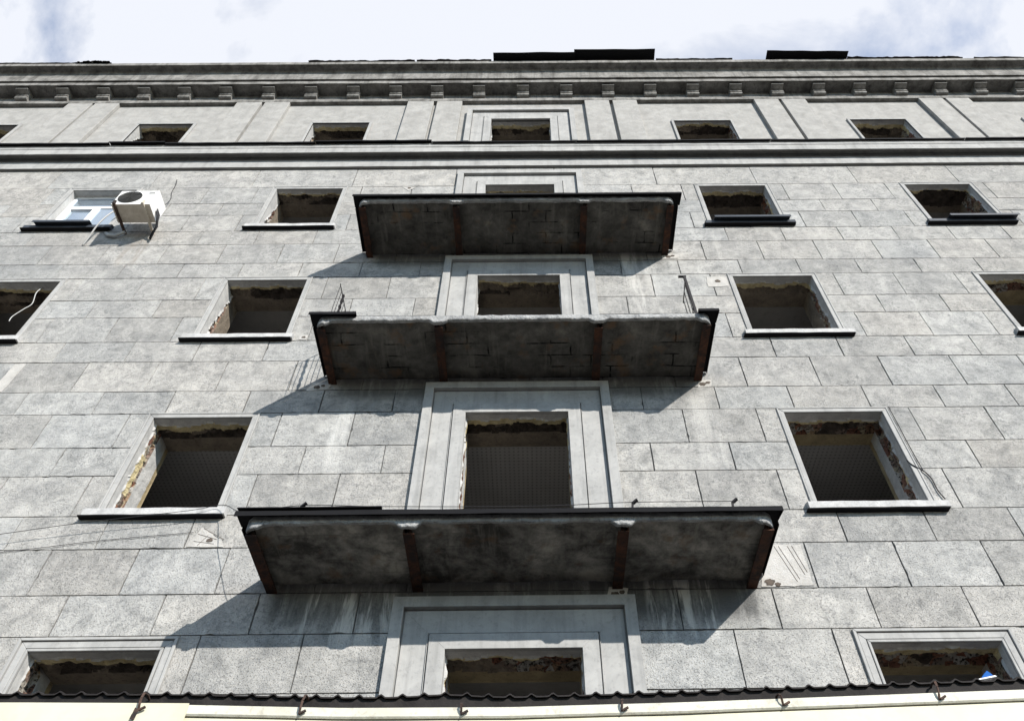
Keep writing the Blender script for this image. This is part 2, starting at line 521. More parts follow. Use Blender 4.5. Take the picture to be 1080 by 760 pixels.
# --- string course under the attic
prof = [(0.03, 16.78), (-.066, 16.78), (-.068, 16.755), (-.08, 16.755), (-.08, 17.06), (-.07, 17.075), (-.06, 17.28), (-.222, 17.285), (-.224, 17.095), (-.245, 17.095), (-.245, 17.30), (-.26, 17.32), (-.26, 17.43), (-.27, 17.445), (0.03, 17.50)]
mb = MB(); mb.sweep_x(prof, -XW, XW, 340, wob=.004, seed=2.0)
belt = mb.build('string_course', 'trim', B)
seg = [(-17.0, -11.9, .30, .0), (-11.9, -9.0, .325, .012), (-8.99, -7.8, .34, .03), (-7.79, -4.6, .315, .01), (-4.59, -2.1, .335, .03),
       (-2.09, 1.0, .305, .008), (1.01, 5.2, .315, .0), (5.21, 9.4, .305, .01), (9.41, 17.0, .315, .004)]
for (x0, x1, d, dz) in seg:
    mb = MB()
    n = max(2, int((x1 - x0) / .3)); rng = []
    top = [(x0 + (x1 - x0) * i / n) for i in range(n + 1)]
    pr = [(0.028, 17.56 + dz), (-d, 17.475 + dz), (-d - .004, 17.42 + dz), (-d + .004, 17.42 + dz), (-d + .006, 17.466 + dz), (0.028, 17.548 + dz)]
    mb.sweep_x(pr, x0, x1, n, wob=.008, seed=x0)
    mb.build('ledge_flashing', 'black', belt)

# --- cornice
prof = [(.03, 20.43), (-.065, 20.43), (-.07, 20.555), (-.05, 20.575), (-.036, 20.60), (-.036, 20.925), (-.325, 20.925), (-.33, 20.88), (-.352, 20.88), (-.355, 21.06), (-.375, 21.075), (-.378, 21.05), (-.40, 21.05),
        (-.40, 21.20), (-.395, 21.24), (-.398, 21.42), (-.41, 21.50), (-.44, 21.55), (-.49, 21.572), (-.575, 21.575), (-.578, 21.55), (-.60, 21.55), (-.605, 21.69), (.03, 21.75)]
mb = MB(); mb.sweep_x(prof, -XW, XW, 260, wob=.006, seed=5.0)
cornice = mb.build('cornice', 'trim_old', B)
DENT = [-12.55, -11.56, -10.54, -9.54, -8.54, -7.52, -6.46, -5.41, -4.36, -3.31, -2.28, -1.24, -.15, .93, 1.97, 3.02, 4.08, 5.15, 6.19, 7.23, 8.25, 9.28, 10.28, 11.28, 12.29]
def modillion_mesh():
    mb = MB()
    pr = [(-.036, 20.915), (-.29, 20.915), (-.295, 20.82), (-.15, 20.79), (-.135, 20.75), (-.158, 20.745), (-.158, 20.715), (-.12, 20.71), (-.12, 20.685), (-.145, 20.68), (-.145, 20.635), (-.12, 20.615), (-.036, 20.61)]
    mb.sweep_x(pr, -.15, .15)
    return mb
mo = modillion_mesh().build('modillion', 'trim_old', B)
for i, x in enumerate(DENT):
    d = mo if i == 0 else mo.copy()
    if i: COL.objects.link(d)
    d.location = (x, 0, 0); d.parent = B

# --- roof edge: tarred felt, loose black sheets, tufts of debris
def felt_strip(x0, x1, over, up, seed, name='roofing_felt'):
    mb = MB(); n = max(4, int((x1 - x0) / .06)); top = []
    for i in range(n + 1):
        x = x0 + (x1 - x0) * i / n
        a = noise.fractal(Vector((x * 2.1, seed, 0)), 1.0, 2.0, 4)
        b = noise.noise(Vector((x * 9, seed, 4)))
        y = -.598 - over * max(0, .7 + .5 * a + .25 * b)
        zz = 21.705 + up * max(.1, .6 + .5 * a + .4 * b)
        top.append((x, y, zz))
    for (p, q) in zip(top, top[1:]):
        mb.hexa([(p[0], p[1], p[2]), (q[0], q[1], q[2]), (q[0], -.20, 21.735), (p[0], -.20, 21.735),
                 (p[0], p[1] + .004, p[2] + .03), (q[0], q[1] + .004, q[2] + .03), (q[0], -.20, 21.76), (p[0], -.20, 21.76)])
    return mb.build(name, 'bitumen', B)
felt_strip(-17, -10.9, .035, .02, 1.0)
felt_strip(-5.6, -2.9, .05, .035, 2.0)
felt_strip(-2.85, -.95, .05, .045, 4.0)
felt_strip(3.25, 5.2, .05, .03, 6.0)
felt_strip(8.15, 11.1, .06, .04, 7.0)
felt_strip(11.4, 17, .04, .03, 9.0)
def loose_sheet(x0, x1, over, z0, z1, seed):
    mb = MB(); n = 24
    for i in range(n):
        a, b = x0 + (x1 - x0) * i / n, x0 + (x1 - x0) * (i + 1) / n
        za = z0 + (z1 - z0) * i / n + .012 * noise.noise(Vector((a * 1.3, seed, 0))); zb_ = z0 + (z1 - z0) * (i + 1) / n + .012 * noise.noise(Vector((b * 1.3, seed, 0)))
        ya = -.595 - over + .02 * noise.noise(Vector((a * 1.7, seed, 2))); yb = -.595 - over + .02 * noise.noise(Vector((b * 1.7, seed, 2)))
        mb.hexa([(a, ya, za), (b, yb, zb_), (b, -.1, 21.80), (a, -.1, 21.80), (a, ya, za + .02), (b, yb, zb_ + .02), (b, -.1, 21.825), (a, -.1, 21.825)])
    return mb.build('roofing_sheet', 'black', B)
loose_sheet(-.9, 1.19, .19, 21.77, 21.79, 1)
loose_sheet(1.16, 3.22, .235, 21.85, 21.85, 2)
loose_sheet(6.08, 8.14, .19, 21.81, 21.75, 3)
# sooty tufts of moss and debris on the edge
mb = MB()
for i in range(170):
    x = random.uniform(-11.45, -10.6); w = random.uniform(.015, .04)
    hh = .10 * math.sin(math.pi * (x + 11.5) / .95) * random.uniform(.3, 1.0) + .02
    y = -.54 - random.uniform(0, .10)
    mb.hexa([(x - w, y - w, 21.69), (x + w, y - w, 21.69), (x + w, y + w, 21.69), (x - w, y + w, 21.69),
             (x - w * .4, y - w * .5, 21.69 + hh), (x + w * .5, y - w * .3, 21.69 + hh), (x + w * .3, y + w * .4, 21.69 + hh), (x - w * .4, y + w * .3, 21.69 + hh)])
mb.build('moss_tuft', 'bitumen', B)
mb = MB(); mb.box(-XW, XW, .03, 12.0, 21.55, 21.74); mb.build('roof', 'bitumen', B)

# --- window surrounds, sills and broken reveals
rv_count = 0
def reveal(o, broken, parent):
    """lining of one window hole, 0.62 m deep: plaster, torn foam, bare brick, ochre inner plaster"""
    global rv_count
    rv_count += 1
    r, c, xl, xr, zb, zt = o
    sd = rv_count * 7.3
    H, Wd = zt - zb, xr - xl
    step = .024
    nh, nw = int(H / step), int(Wd / step)
    per = [(xl, zb + H * i / nh, -1, 0) for i in range(nh)] + [(xl + Wd * i / nw, zt, 0, 1) for i in range(nw)] + [(xr, zt - H * i / nh, 1, 0) for i in range(nh + 1)]
    ny = 26
    rv = random.Random(rv_count * 31 + 5)
    f0, f1, f2, mixk = rv.uniform(.07, .13), rv.uniform(.035, .13), rv.uniform(.30, .46), rv.uniform(-.35, .25)
    bricky = (r, c) in ((3, 'b'), (4, 'b'), (4, 'c'), (2, 'e'))
    mb = MB(); base = len(mb.v)
    D = .62
    zone = {}
    for i, (x, zz, nx_, nz) in enumerate(per):
        # the boundaries of the torn zones wander along the opening
        p = Vector((x * 1.0 + zz * .8, sd, 0))
        e0 = f0 + .05 * noise.fractal(p * 3.2, 1, 2, 4) * broken
        e1 = e0 + f1 + .035 * noise.fractal(p * 4.5 + Vector((9, 0, 0)), 1, 2, 4)
        e2 = f2 + .035 * noise.fractal(p * 3.0 + Vector((0, 5, 0)), 1, 2, 4)
        if nx_:
            e2 -= .05
            if r < 3 and nx_ < 0: e0 += .20 * min(1, max(0, (zz - zb) / H + .15 * noise.noise(p * 2)))
            e1 = max(e1, e0 + .02)
        for j in range(ny + 1):
            y = D * j / ny
            q = Vector((x, y, zz))
            rough = noise.fractal(q * 9 + Vector((sd, 0, 0)), .8, 2.1, 5)
            chunk = noise.noise(q * 5.5 + Vector((0, sd, 0)))
            if y < e0: d = .0
            elif y < e1: d = -.012 + .02 * rough
            elif y < e2: d = (.035 + .035 * chunk + .04 * rough) * broken
            else: d = .004 + .006 * rough
            if nz and e1 <= y < e2: d *= 1.1
            if j in (0,): d = 0
            if j == ny: d = 0
            # keep corners together
            cx = nx_ * d; cz = nz * d
            if i == nh: cx, cz = -d, d
            if i == nh + nw: cx, cz = d, d
            mb.v.append((x + cx, y, zz + cz))
            zn = 0 if y < e0 else 1 if y < e1 else 2 if y < e2 else 3
            if nz and zn == 2 and not (bricky and noise.noise(Vector((x * 2.3, sd, y * 3))) > -.12): zn = 4
            if nz and zn == 4 and noise.noise(Vector((x * 2.1, sd + 3, y * 4))) < mixk: zn = 5
            if nz and zn == 3 and not bricky: zn = 5
            if nx_ and zn == 3: zn = 3 if y > .53 and r >= 3 else (0 if r >= 3 else 5)
            if nx_ and zn == 1 and noise.noise(Vector((zz * 2.6, sd, 0))) < .12: zn = 2
            zone[(i, j)] = zn
    for i in range(len(per) - 1):
        for j in range(ny):
            a = base + i * (ny + 1) + j
            mb.f.append((a, a + 1, a + ny + 2, a + ny + 1)); mb.mi.append(zone[(i, j)] if broken else 0); mb.tint.append(1)
    # bottom of the hole
    k = len(mb.v)
    for i in range(13):
        for j in range(9):
            x = xl + Wd * i / 12; y = D * j / 8
            mb.v.append((x, y, zb + (.02 * abs(noise.noise(Vector((x * 6, y * 6, sd)))) if 0 < j < 8 else 0)))
    for i in range(12):
        for j in range(8):
            a = k + i * 9 + j
            mb.f.append((a, a + 1, a + 10, a + 9)); mb.mi.append(0); mb.tint.append(1)
    return mb.build('reveal', ['reveal', 'foam', 'brick', 'ochre', 'void', 'grime'], parent, fix=False)

WIN = {}
for o in OPEN:
    r, c, xl, xr, zb, zt = o
    mb = MB()
    if c == 'c':
        w1, w2, w3 = CENTRE_W
        mb.surround(xl, xr, zb, zt, 0, w1 - .022, .03 if r == 0 else .0, -.052)
        mb.surround(xl, xr, zb, zt, w1 - .022, w1 - .008, .0, -.004)
        mb.surround(xl, xr, zb, zt, w1 - .008, w1, .0, -.036)
        mb.surround(xl, xr, zb, zt, w1, w2, .0, -.022)
        mb.surround(xl, xr, zb, zt, w2, w2 + .012, .0, -.004)
        mb.surround(xl, xr, zb, zt, w2 + .012, w3, .03 if r == 0 else .0, -.085)
    elif r == 4:
        mb.surround(xl, xr, zb, zt, 0, .028, .0, -.034)
        mb.surround(xl, xr, zb, zt, .028, .036, .0, -.012)
        mb.surround(xl, xr, zb, zt, .036, .105, .0, -.028)
        mb.surround(xl, xr, zb, zt, .105, .113, .0, -.012)
        mb.surround(xl, xr, zb, zt, .113, .145, .0, -.046)
    elif r == 0:
        mb.surround(xl, xr, zb, zt, 0, .06, .03, -.012)
    else:
        mb.surround(xl, xr, zb, zt, 0, .062, .0, -.028)
        mb.surround(xl, xr, zb, zt, .062, .086, .0, -.036)
    w = mb.build('window', 'trim', B)
    bevel(w, .005, 1)
    WIN[(r, c)] = w
    reveal(o, 0.0 if (r, c) == (1, 'd') else 1.0, w)
    if c != 'c' and r in (1, 2, 3):
        s0, s1 = xl - .20, xr + .145
        if c in 'be': s0, s1 = xl - .145, xr + .19
        sm = MB()
        pr = [(.0, zb - .142), (-.082, zb - .142), (-.092, zb - .134), (-.092, zb - .045), (-.084, zb - .035), (.0, zb - .003)]
        sm.sweep_x(pr, s0, s1, 40, wob=.006, seed=xl + zb)
        sl = sm.build('sill', 'slate' if r == 1 and c != 'a' else 'sill', w)
        sm = MB(); sm.sweep_x([(.0, zb - .156), (-.098, zb - .158), (-.100, zb - .1435), (.0, zb - .1435)], s0 - .03, s1 - .02, 20, wob=.005, seed=xl)
        sm.build('drip_sheet', 'black', w)
    if (r, c) in ((1, 'b'), (1, 'e'), (1, 'd')):
        sm = MB()
        a, b = (xl + .02, xr + .10) if c != 'd' else (xl - .02, xr - .25)
        if c == 'e': a += .22; b += .12
        sm.hexa([(a, -.17, zb - .03), (b, -.17, zb - .03), (b, .10, zb + .03), (a, .10, zb + .03),
                 (a, -.17, zb - .015), (b, -.17, zb - .015), (b, .10, zb + .04), (a, .10, zb + .04)])
        sm.box(a, b, -.178, -.171, zb - .075, zb - .012)
        sm.build('sill_flashing', 'slate', w)

# white plastic window in the opening beside the air conditioner
o = [q for q in OPEN if q[0] == 1 and q[1] == 'd'][0]
_, _, xl, xr, zb, zt = o
w = WIN[(1, 'd')]
w['label'] = 'window with white plastic frame and glass panes'
mb = MB(); y0, y1 = .13, .20
mb.box(xl, xl + .065, y0, y1, zb + .0, zt); mb.box(xr - .065, xr, y0, y1, zb, zt)
mb.box(xl + .065, xr - .065, y0, y1, zt - .065, zt); mb.box(xl + .065, xr - .065, y0, y1, zb, zb + .065)
zt1 = zb + 1.0
mb.box(xl + .065, xr - .065, y0, y1, zt1, zt1 + .07)
mb.box(CX['d'] - .04, CX['d'] + .04, y0, y1, zb + .065, zt1)
ps = bevel(mb.build('plastic_frame', 'pvc', w), .006, 2)
mb = MB(); y0, y1 = .105, .165
a, b = xl + .05, CX['d'] + .02
mb.box(a, a + .085, y0, y1, zb + .05, zt1 + .015); mb.box(b - .085, b, y0, y1, zb + .05, zt1 + .015)
mb.box(a + .085, b - .085, y0, y1, zb + .05, zb + .135); mb.box(a + .085, b - .085, y0, y1, zt1 - .07, zt1 + .015)
bevel(mb.build('sash', 'pvc', w), .006, 2)
for (a, b, c_, d) in ((xl + .135, CX['d'] - .06, zb + .135, zt1 - .07), (CX['d'] + .04, xr - .065, zb + .065, zt1), (xl + .065, xr - .065, zt1 + .07, zt - .065)):
    mb = MB(); mb.box(a, b, .148, .156, c_, d); mb.build('glass_pane', 'glass', w)

# --- interiors: rooms behind the openings
inn = MB()
zc = [t + .30 for t in TOP]
for r in range(5):
    fl = (zc[r + 1] + .28) if r < 4 else 3.0
    ct = zc[r]
    holed(inn, .62, fl, ct, 0, -16.8, 16.8, {r})
    inn.face([(-16.8, 5.2, fl), (16.8, 5.2, fl), (16.8, 5.2, ct), (-16.8, 5.2, ct)])
    for xm in (-16.8, -14.6, -10.55, -6.46, -2.3, 1.93, 6.14, 10.3, 14.4, 16.8):
        inn.box(xm - .06, xm + .06, .625, 5.19, fl + .002, ct - .002)
inn.build('interior_wall', 'inner', B, fix=False)
for r in range(5):
    fl = (zc[r + 1] + .28) if r < 4 else 3.0
    mb = MB(); mb.box(-16.9, 16.9, .61, 5.3, zc[r] + .001, zc[r] + .14)
    ob = mb.build('ceiling', 'perf' if r == 3 else 'ceil', B)
    mb = MB(); mb.box(-16.9, 16.9, .61, 5.3, fl - .12, fl - .001)
    mb.build('room_floor', 'floor', B)
# outer shell so that daylight enters by the windows only
sh = MB()
sh.box(-17.0, -16.9, .03, 12, .05, 21.54); sh.box(16.9, 17.0, .03, 12, .05, 21.54); sh.box(-16.9, 16.9, 11.9, 12, .05, 21.54)
sh.build('side_wall', 'attic', B)

# --- balconies
BAL = [13.245, 9.885, 6.49]
BX0, BX1 = -2.86, 2.41
BEAMX = (BX0 + .058, -1.235, .905, BX1 - .058)
for bi, zb in enumerate(BAL):
    mb = MB(); nx, ny = 150, 30
    k0 = len(mb.v)
    x0, x1 = BX0 + .03, BX1 - .03
    for i in range(nx + 1):
        for j in range(ny + 1):
            x = x0 + (x1 - x0) * i / nx; y = -1.04 * j / ny
            n1 = noise.fractal(Vector((x * 2.2, y * 2.2, zb)), .9, 2, 5)
            # each bay of the coffer bellies slightly
            mb.v.append((x, y, zb + .105 - .012 * n1 + .006 * math.sin(x * 5)))
    for i in range(nx):
        for j in range(ny):
            a = k0 + i * (ny + 1) + j
            mb.f.append((a, a + ny + 1, a + ny + 2, a + 1)); mb.mi.append(0); mb.tint.append(1)
    mb.box(x0, x1, -1.04, -.002, zb + .14, zb + .172, 0)
    # pale lip along the front with rounded returns at both ends
    n = 420; prof_n = 9; rings = []
    path = []
    for i in range(n + 1):
        s = i / n
        path.append((BX0 + .01 + (BX1 - BX0 - .02) * s))
    for x in path:
        e = min(x - BX0, BX1 - x)
        pull = .075 * max(0, 1 - e / .10) ** 2           # corner rounding
        drop = 0.0
        for bx in BEAMX:
            drop = max(drop, .052 * min(1, max(0, 2.0 - abs(x - bx) / .065)))
        wob = noise.fractal(Vector((x * 3.5, zb, 1)), .7, 2.2, 6) * .011 + .03 * max(0, noise.noise(Vector((x * 5, zb, 7))) - .30)
        pts = []
        for (yy, dz) in ((-1.0, .112), (-1.015, .098), (-1.03, .086), (-1.05, .080), (-1.068, .083), (-1.076, .094), (-1.078, .115), (-1.075, .168), (-.95, .171)):
            kk = 1 if dz < .11 else 0
            nn = noise.noise_vector(Vector((x * 9, yy * 9, zb + dz * 11))) * .009 + noise.noise_vector(Vector((x * 31, yy * 25, zb + dz * 25))) * .005
            pts.append((x, yy + pull + nn.y, zb + dz - (drop + wob) * kk * (1 if yy > -1.09 else .6) + nn.z * kk))
        rings.append(len(mb.v)); mb.v += pts
    for a, b in zip(rings, rings[1:]):
        for j in range(prof_n):
            mb.f.append((a + j, b + j, b + (j + 1) % prof_n, a + (j + 1) % prof_n)); mb.mi.append(1); mb.tint.append(1)
    for a in (rings[0], rings[-1]):
        mb.f.append(tuple(range(a, a + prof_n))); mb.mi.append(1); mb.tint.append(1)
    # end faces
    for xe in (BX0 + .012, BX1 - .012):
        s = .012 if xe < 0 else -.012
        mb.box(min(xe, xe + s), max(xe, xe + s), -.99, -.002, zb + .10, zb + .168, 1)
    bal = mb.build('balcony', ['under_pale' if bi == 2 else 'under', 'lip'], B)
    bal['label'] = ('top balcony with soot-black underside under a straight black edge', 'middle balcony with most of its black edging gone and bare railing posts',
                    'lowest balcony, paler stained underside and full black edging')[bi]
    for x in BEAMX:
        mb = MB(); yf = -.985 + random.uniform(-.015, .015)
        mb.box(x - .056, x + .056, yf, -.003, zb, zb + .014)
        outer = x - .056 if x < 0 else x + .042
        mb.box(outer, outer + .014, yf + .004, -.003, zb + .0145, zb + .125)
        mb.box(x - .012, x + .012, yf + .01, -.004, zb + .0145, zb + .10)
        mb.build('beam', 'rust', bal)
    def sheet(x0, x1, y=-1.15, dz=.176, dx0=0, dx1=0, drop=.058):
        m_ = MB(); nn = max(3, int((x1 - x0) / .15))
        pr = [(-.90, zb + dz), (y, zb + dz - .004), (y - .003, zb + dz - drop), (y + .006, zb + dz - drop), (y + .008, zb + dz + .008), (-.90, zb + dz + .012)]
        m_.sweep_x(pr, x0, x1, nn, wob=.005, seed=x0 + zb)
        return m_
    def side_sheet(m_, x, y0, y1, dz, out):
        xa, xb = sorted((x, x + out))
        m_.box(xa, xb, y0, y1, zb + dz, zb + dz + .012)
        xe = x + out
        m_.box(min(xe, xe + .006 * (1 if out < 0 else -1)), max(xe, xe + .006 * (1 if out < 0 else -1)), y0, y1, zb + dz - .035, zb + dz - .0005)
    if bi == 1:
        m_ = sheet(BX0 - .10, BX0 + .52, dz=.180)
        side_sheet(m_, BX0 + .02, -.90, -.03, .180, -.11)
        m_.build('edge_flashing', 'black', bal)
        m_ = sheet(BX1 - .16, BX1 + .11, dz=.186)
        side_sheet(m_, BX1 - .02, -.90, -.03, .186, .12)
        m_.build('edge_flashing', 'black', bal)
    else:
        m_ = sheet(BX0 - .10, BX1 + .13 - .02 * bi)
        side_sheet(m_, BX0 + .02, -.90, -.03, .176, -.11)
        side_sheet(m_, BX1 - .02, -.90, -.03, .176, .12)
        m_.build('edge_flashing', 'black', bal)
    if bi == 2:
        m_ = sheet(BX0 - .09, BX0 + 1.35, -1.162, .215, drop=.012)
        m_.build('edge_flashing', 'black', bal)
        for (x, y) in ((-2.39, -1.0), (1.01, -1.0), (2.04, -1.0)):
            m_ = MB()
            m_.beam((x, y, zb + .17), (x + .02, y, zb + .36), .022, .022); m_.beam((x + .02, y, zb + .35), (x + .07, y - .02, zb + .385), .032, .022)
            m_.build('railing_stub', 'iron', bal)
    if bi == 0:
        m_ = MB(); m_.beam((2.0, -.95, zb + .17), (1.97, -.97, zb + .36), .012, .012); m_.build('railing_stub', 'iron', bal)
    if bi == 1:
        zr = zb + .172
        m_ = MB()
        for q in range(26):       # twisted square post
            a = q * .5; h0 = zr + .90 * q / 26; h1 = zr + .90 * (q + 1) / 26
            ww = .013 + .004 * math.sin(q * 1.57)
            m_.beam((-2.72, -.80, h0), (-2.72, -.80, h1), ww * 2, ww * 2)
        m_.build('railing_post', 'iron', bal)
        for yy in (-.98, -.88, -.66, -.56, -.46):
            m_ = MB(); m_.tube([(-2.735, yy, zr), (-2.74, yy, zr + .45), (-2.735, yy + .01, zr + .9)], .0045)
            m_.build('railing_bar', 'iron', bal)
        m_ = MB(); m_.beam((-2.735, -1.0, zr + .90), (-2.735, -.42, zr + .90), .010, .010); m_.build('railing_rail', 'iron', bal)
        m_ = MB(); m_.beam((2.235, -1.05, zr), (2.215, -1.05, zr + .93), .032, .032)
        m_.box(2.13, 2.24, -1.066, -1.034, zr + .925, zr + .95)
        m_.build('railing_post', 'iron', bal)
        for q, yy in enumerate((-.92, -.80, -.68)):
            m_ = MB(); m_.tube([(2.25, yy, zr), (2.24, yy, zr + .9)], .006); m_.build('railing_bar', 'iron', bal)
        m_ = MB(); m_.beam((2.225, -1.05, zr + .91), (2.245, -.62, zr + .89), .012, .012); m_.build('railing_rail', 'iron', bal)
        m_ = MB(); m_.beam((2.235, -1.05, zr + .25), (2.25, -.62, zr + .22), .012, .012); m_.build('railing_rail', 'iron', bal)

# --- repairs and holes in the wall face
def patch(pts, label, holes=(), lines=()):
    mb = MB(); y = -.0225
    c = Vector((sum(p[0] for p in pts) / len(pts), 0, sum(p[1] for p in pts) / len(pts)))
    rim = []
    m = len(pts)
    for i in range(m):
        a, b = pts[i], pts[(i + 1) % m]
        for s in range(8):
            t_ = s / 8
            x, zz = a[0] + (b[0] - a[0]) * t_, a[1] + (b[1] - a[1]) * t_
            d = noise.noise_vector(Vector((x * 14, zz * 14, 3))) * .012
            rim.append((x + d.x, zz + d.z))
    n = len(rim); k = len(mb.v)
    mb.v += [(x, y, zz) for x, zz in rim] + [(x, -.012, zz) for x, zz in rim]
    mb.f.append(tuple(range(k, k + n))); mb.mi.append(0); mb.tint.append(1)
    for i in range(n):
        mb.f.append((k + i, k + (i + 1) % n, k + n + (i + 1) % n, k + n + i)); mb.mi.append(0); mb.tint.append(1)
    for (x, zz, rad) in holes:
        ring = []
        for s in range(14):
            t_ = s / 14 * 2 * math.pi; rr = rad * (1 + .45 * noise.noise(Vector((math.cos(t_) * 2, math.sin(t_) * 2, x))))
            ring.append((x + rr * math.cos(t_), -.0262, zz + rr * .8 * math.sin(t_)))
        mb.face(ring, 1)
        mb.face([(q[0], -.0236, q[2]) for q in reversed(ring)], 1)
    for (a, b) in lines:
        mb.beam((a[0], -.024, a[1]), (b[0], -.024, b[1]), .0035, .004, 1)
    ob = mb.build('plaster_patch', ['patch', 'hole'], B)
    ob['label'] = label
    return ob
patch([(2.46, 6.50), (3.02, 6.51), (3.03, 7.05), (2.55, 7.06)], 'pale trowelled plaster patch beside the lowest balcony', [(2.56, 6.56, .05), (2.64, 6.53, .03)],
      [((2.72 + i * .05, 7.03), (2.86 + i * .035, 6.56 + i * .03)) for i in (0, 1, 3, 4)])
patch([(-7.56, 9.78), (-7.40, 9.78), (-7.36, 10.40), (-7.52, 10.40)], 'narrow white plaster strip in the blocks')
patch([(-2.58, 15.93), (-2.28, 15.93), (-2.42, 15.76)], 'small white triangular patch with a hole', [(-2.42, 15.87, .035)])
patch([(-3.92, 7.10), (-3.50, 7.10), (-3.55, 7.20), (-3.68, 7.28), (-3.83, 7.38)], 'pale broken corner with cracks and a hole', [(-3.68, 7.19, .035)],
      [((-3.86, 7.18), (-3.62, 7.14)), ((-3.84, 7.28), (-3.60, 7.20)), ((-3.80, 7.36), (-3.52, 7.2)), ((-3.80, 7.12), (-3.72, 7.26))])
patch([(2.93, 12.25), (3.28, 12.27), (3.29, 12.55), (2.95, 12.56)], 'white plaster square with a brown stain', [(3.12, 12.42, .05)])
patch([(-3.52, 10.92), (-3.40, 10.92), (-3.40, 11.03), (-3.51, 11.03)], 'tiny chipped patch beside a sill', [(-3.45, 10.975, .03)])

for (x, z) in ((2.44, 9.80), (2.44, 13.18), (-1.24, 9.78), (.92, 9.78), (.9, 6.40), (-2.98, 9.80)):
    w_ = random.uniform(.10, .17)
    patch([(x - w_, z - .05), (x + w_ * .8, z - .03), (x + w_, z + .10), (x - w_ * .7, z + .12)], 'broken render round a beam end', [(x - .03, z + .02, .045), (x + .05, z + .05, .03)])
# ------------------------------------------------------------------ things that hang on the building
# air conditioner
AX0, AX1, AY0, AY1, AZ0, AZ1 = -7.48, -6.79, -.61, -.24, 14.15, 14.66
A = thing('air_conditioner', 'white outdoor air conditioner unit on rusty brackets beside the white plastic window', 'air conditioner', ((AX0 + AX1) / 2, 0, AZ0))
def ap(mb, name, mat, par, **k):
    ob = mb.build(name, mat, par, **k)
    ob.location = Vector(ob.location)
    ob.matrix_parent_inverse = Matrix.Translation(-A.location) if par is A else Matrix()
    return ob
mb = MB(); mb.box(AX0, AX1, AY0, AY1, AZ0 + .004, AZ1)
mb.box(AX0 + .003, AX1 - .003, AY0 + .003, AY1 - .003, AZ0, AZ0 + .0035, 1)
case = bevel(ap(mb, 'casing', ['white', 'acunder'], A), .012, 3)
mb = MB(); fx, fz, fr = AX0 + .245, AZ0 + .265, .205
for rr in [fr * (i + 1) / 9 for i in range(9)]:
    mb.tube([(fx + rr * math.cos(t * math.pi / 16), AY0 - .012, fz + rr * math.sin(t * math.pi / 16)) for t in range(33)], .004, 5)
for t in range(8):
    a = t * math.pi / 4
    mb.beam((fx + .02 * math.cos(a), AY0 - .012, fz + .02 * math.sin(a)), (fx + fr * math.cos(a), AY0 - .012, fz + fr * math.sin(a)), .008, .006)
ap(mb, 'fan_grille', 'grille', case)
mb = MB(); ring = [(fx + fr * 1.02 * math.cos(t * math.pi / 20), AY0 - .002, fz + fr * 1.02 * math.sin(t * math.pi / 20)) for t in range(40)]
mb.face(ring); mb.face([(x, AY0 - .0005, zz) for x, y, zz in reversed(ring)])
ap(mb, 'fan_opening', 'grille', case)
mb = MB(); mb.box(AX1 - .16, AX1 - .05, AY0 - .004, AY0 - .0005, AZ1 - .11, AZ1 - .075); ap(mb, 'badge', 'grille', case)
for x in (AX0 + .07, AX1 - .11):
    mb = MB()
    mb.box(x - .022, x + .022, -.66, -.017, AZ0 - .032, AZ0 - .002)
    mb.box(x - .022, x + .022, -.66, -.632, AZ0 - .0015, AZ0 + .07)
    ap(mb, 'bracket', 'rust_red' if x < -7.2 else 'acunder', A)
mb = MB(); mb.tube([(AX1 + .02, -.40, AZ0 + .12), (AX1 + .06, -.36, AZ0 + .02), (AX1 + .05, -.22, AZ0 - .12), (AX1 - .02, -.14, AZ0 - .20), (AX1 - .1, -.03, AZ0 - .2)], .022, 8)
mb.tube([(AX1 + .02, -.42, AZ0 + .17), (AX1 + .08, -.36, AZ0 + .05), (AX1 + .06, -.22, AZ0 - .2), (AX1 - .06, -.05, AZ0 - .28)], .013, 8)
ap(mb, 'pipe', 'wire', A, smooth=True)
# white condensate bundle running to the window
mb = MB(); mb.tube([(-7.38, -.08, 14.10), (-7.52, -.07, 13.98), (-7.66, -.06, 14.02), (-7.78, -.02, 14.16)], .03, 8)
ap(mb, 'insulation_sleeve', 'wirepale', A, smooth=True)

def cable(name, pts, r, mat, label, cat='cable'):
    P = [Vector(p) for p in pts]; out = []
    for i in range(len(P) - 1):
        p0, p1, p2, p3 = P[max(i - 1, 0)], P[i], P[i + 1], P[min(i + 2, len(P) - 1)]
        for s in range(8):
            t_ = s / 8
            out.append(.5 * ((2 * p1) + (p2 - p0) * t_ + (2 * p0 - 5 * p1 + 4 * p2 - p3) * t_ ** 2 + (3 * p1 - p0 - 3 * p2 + p3) * t_ ** 3))
    out.append(P[-1])
    mb = MB(); mb.tube(out, r, 6)
    return tag(mb.build(name, mat, None, loc=tuple(P[0]), smooth=True), label, cat)
cable('cable', [(-7.74, .09, 15.16), (-7.70, -.16, 14.9), (-7.78, -.22, 14.55), (-7.86, -.20, 14.2), (-7.94, -.10, 13.9), (-8.0, -.03, 13.72)], .014, 'wirepale',
      'white cable hanging from the plastic window over its dark sill')
cable('cable', [(-8.22, .10, 12.562), (-8.20, .06, 12.35), (-8.16, .10, 12.10), (-8.22, .10, 11.95), (-8.30, .10, 11.75), (-8.29, .1, 11.62)], .008, 'wirepale',
      'white cable dangling loose inside a dark window hole below the air conditioner')
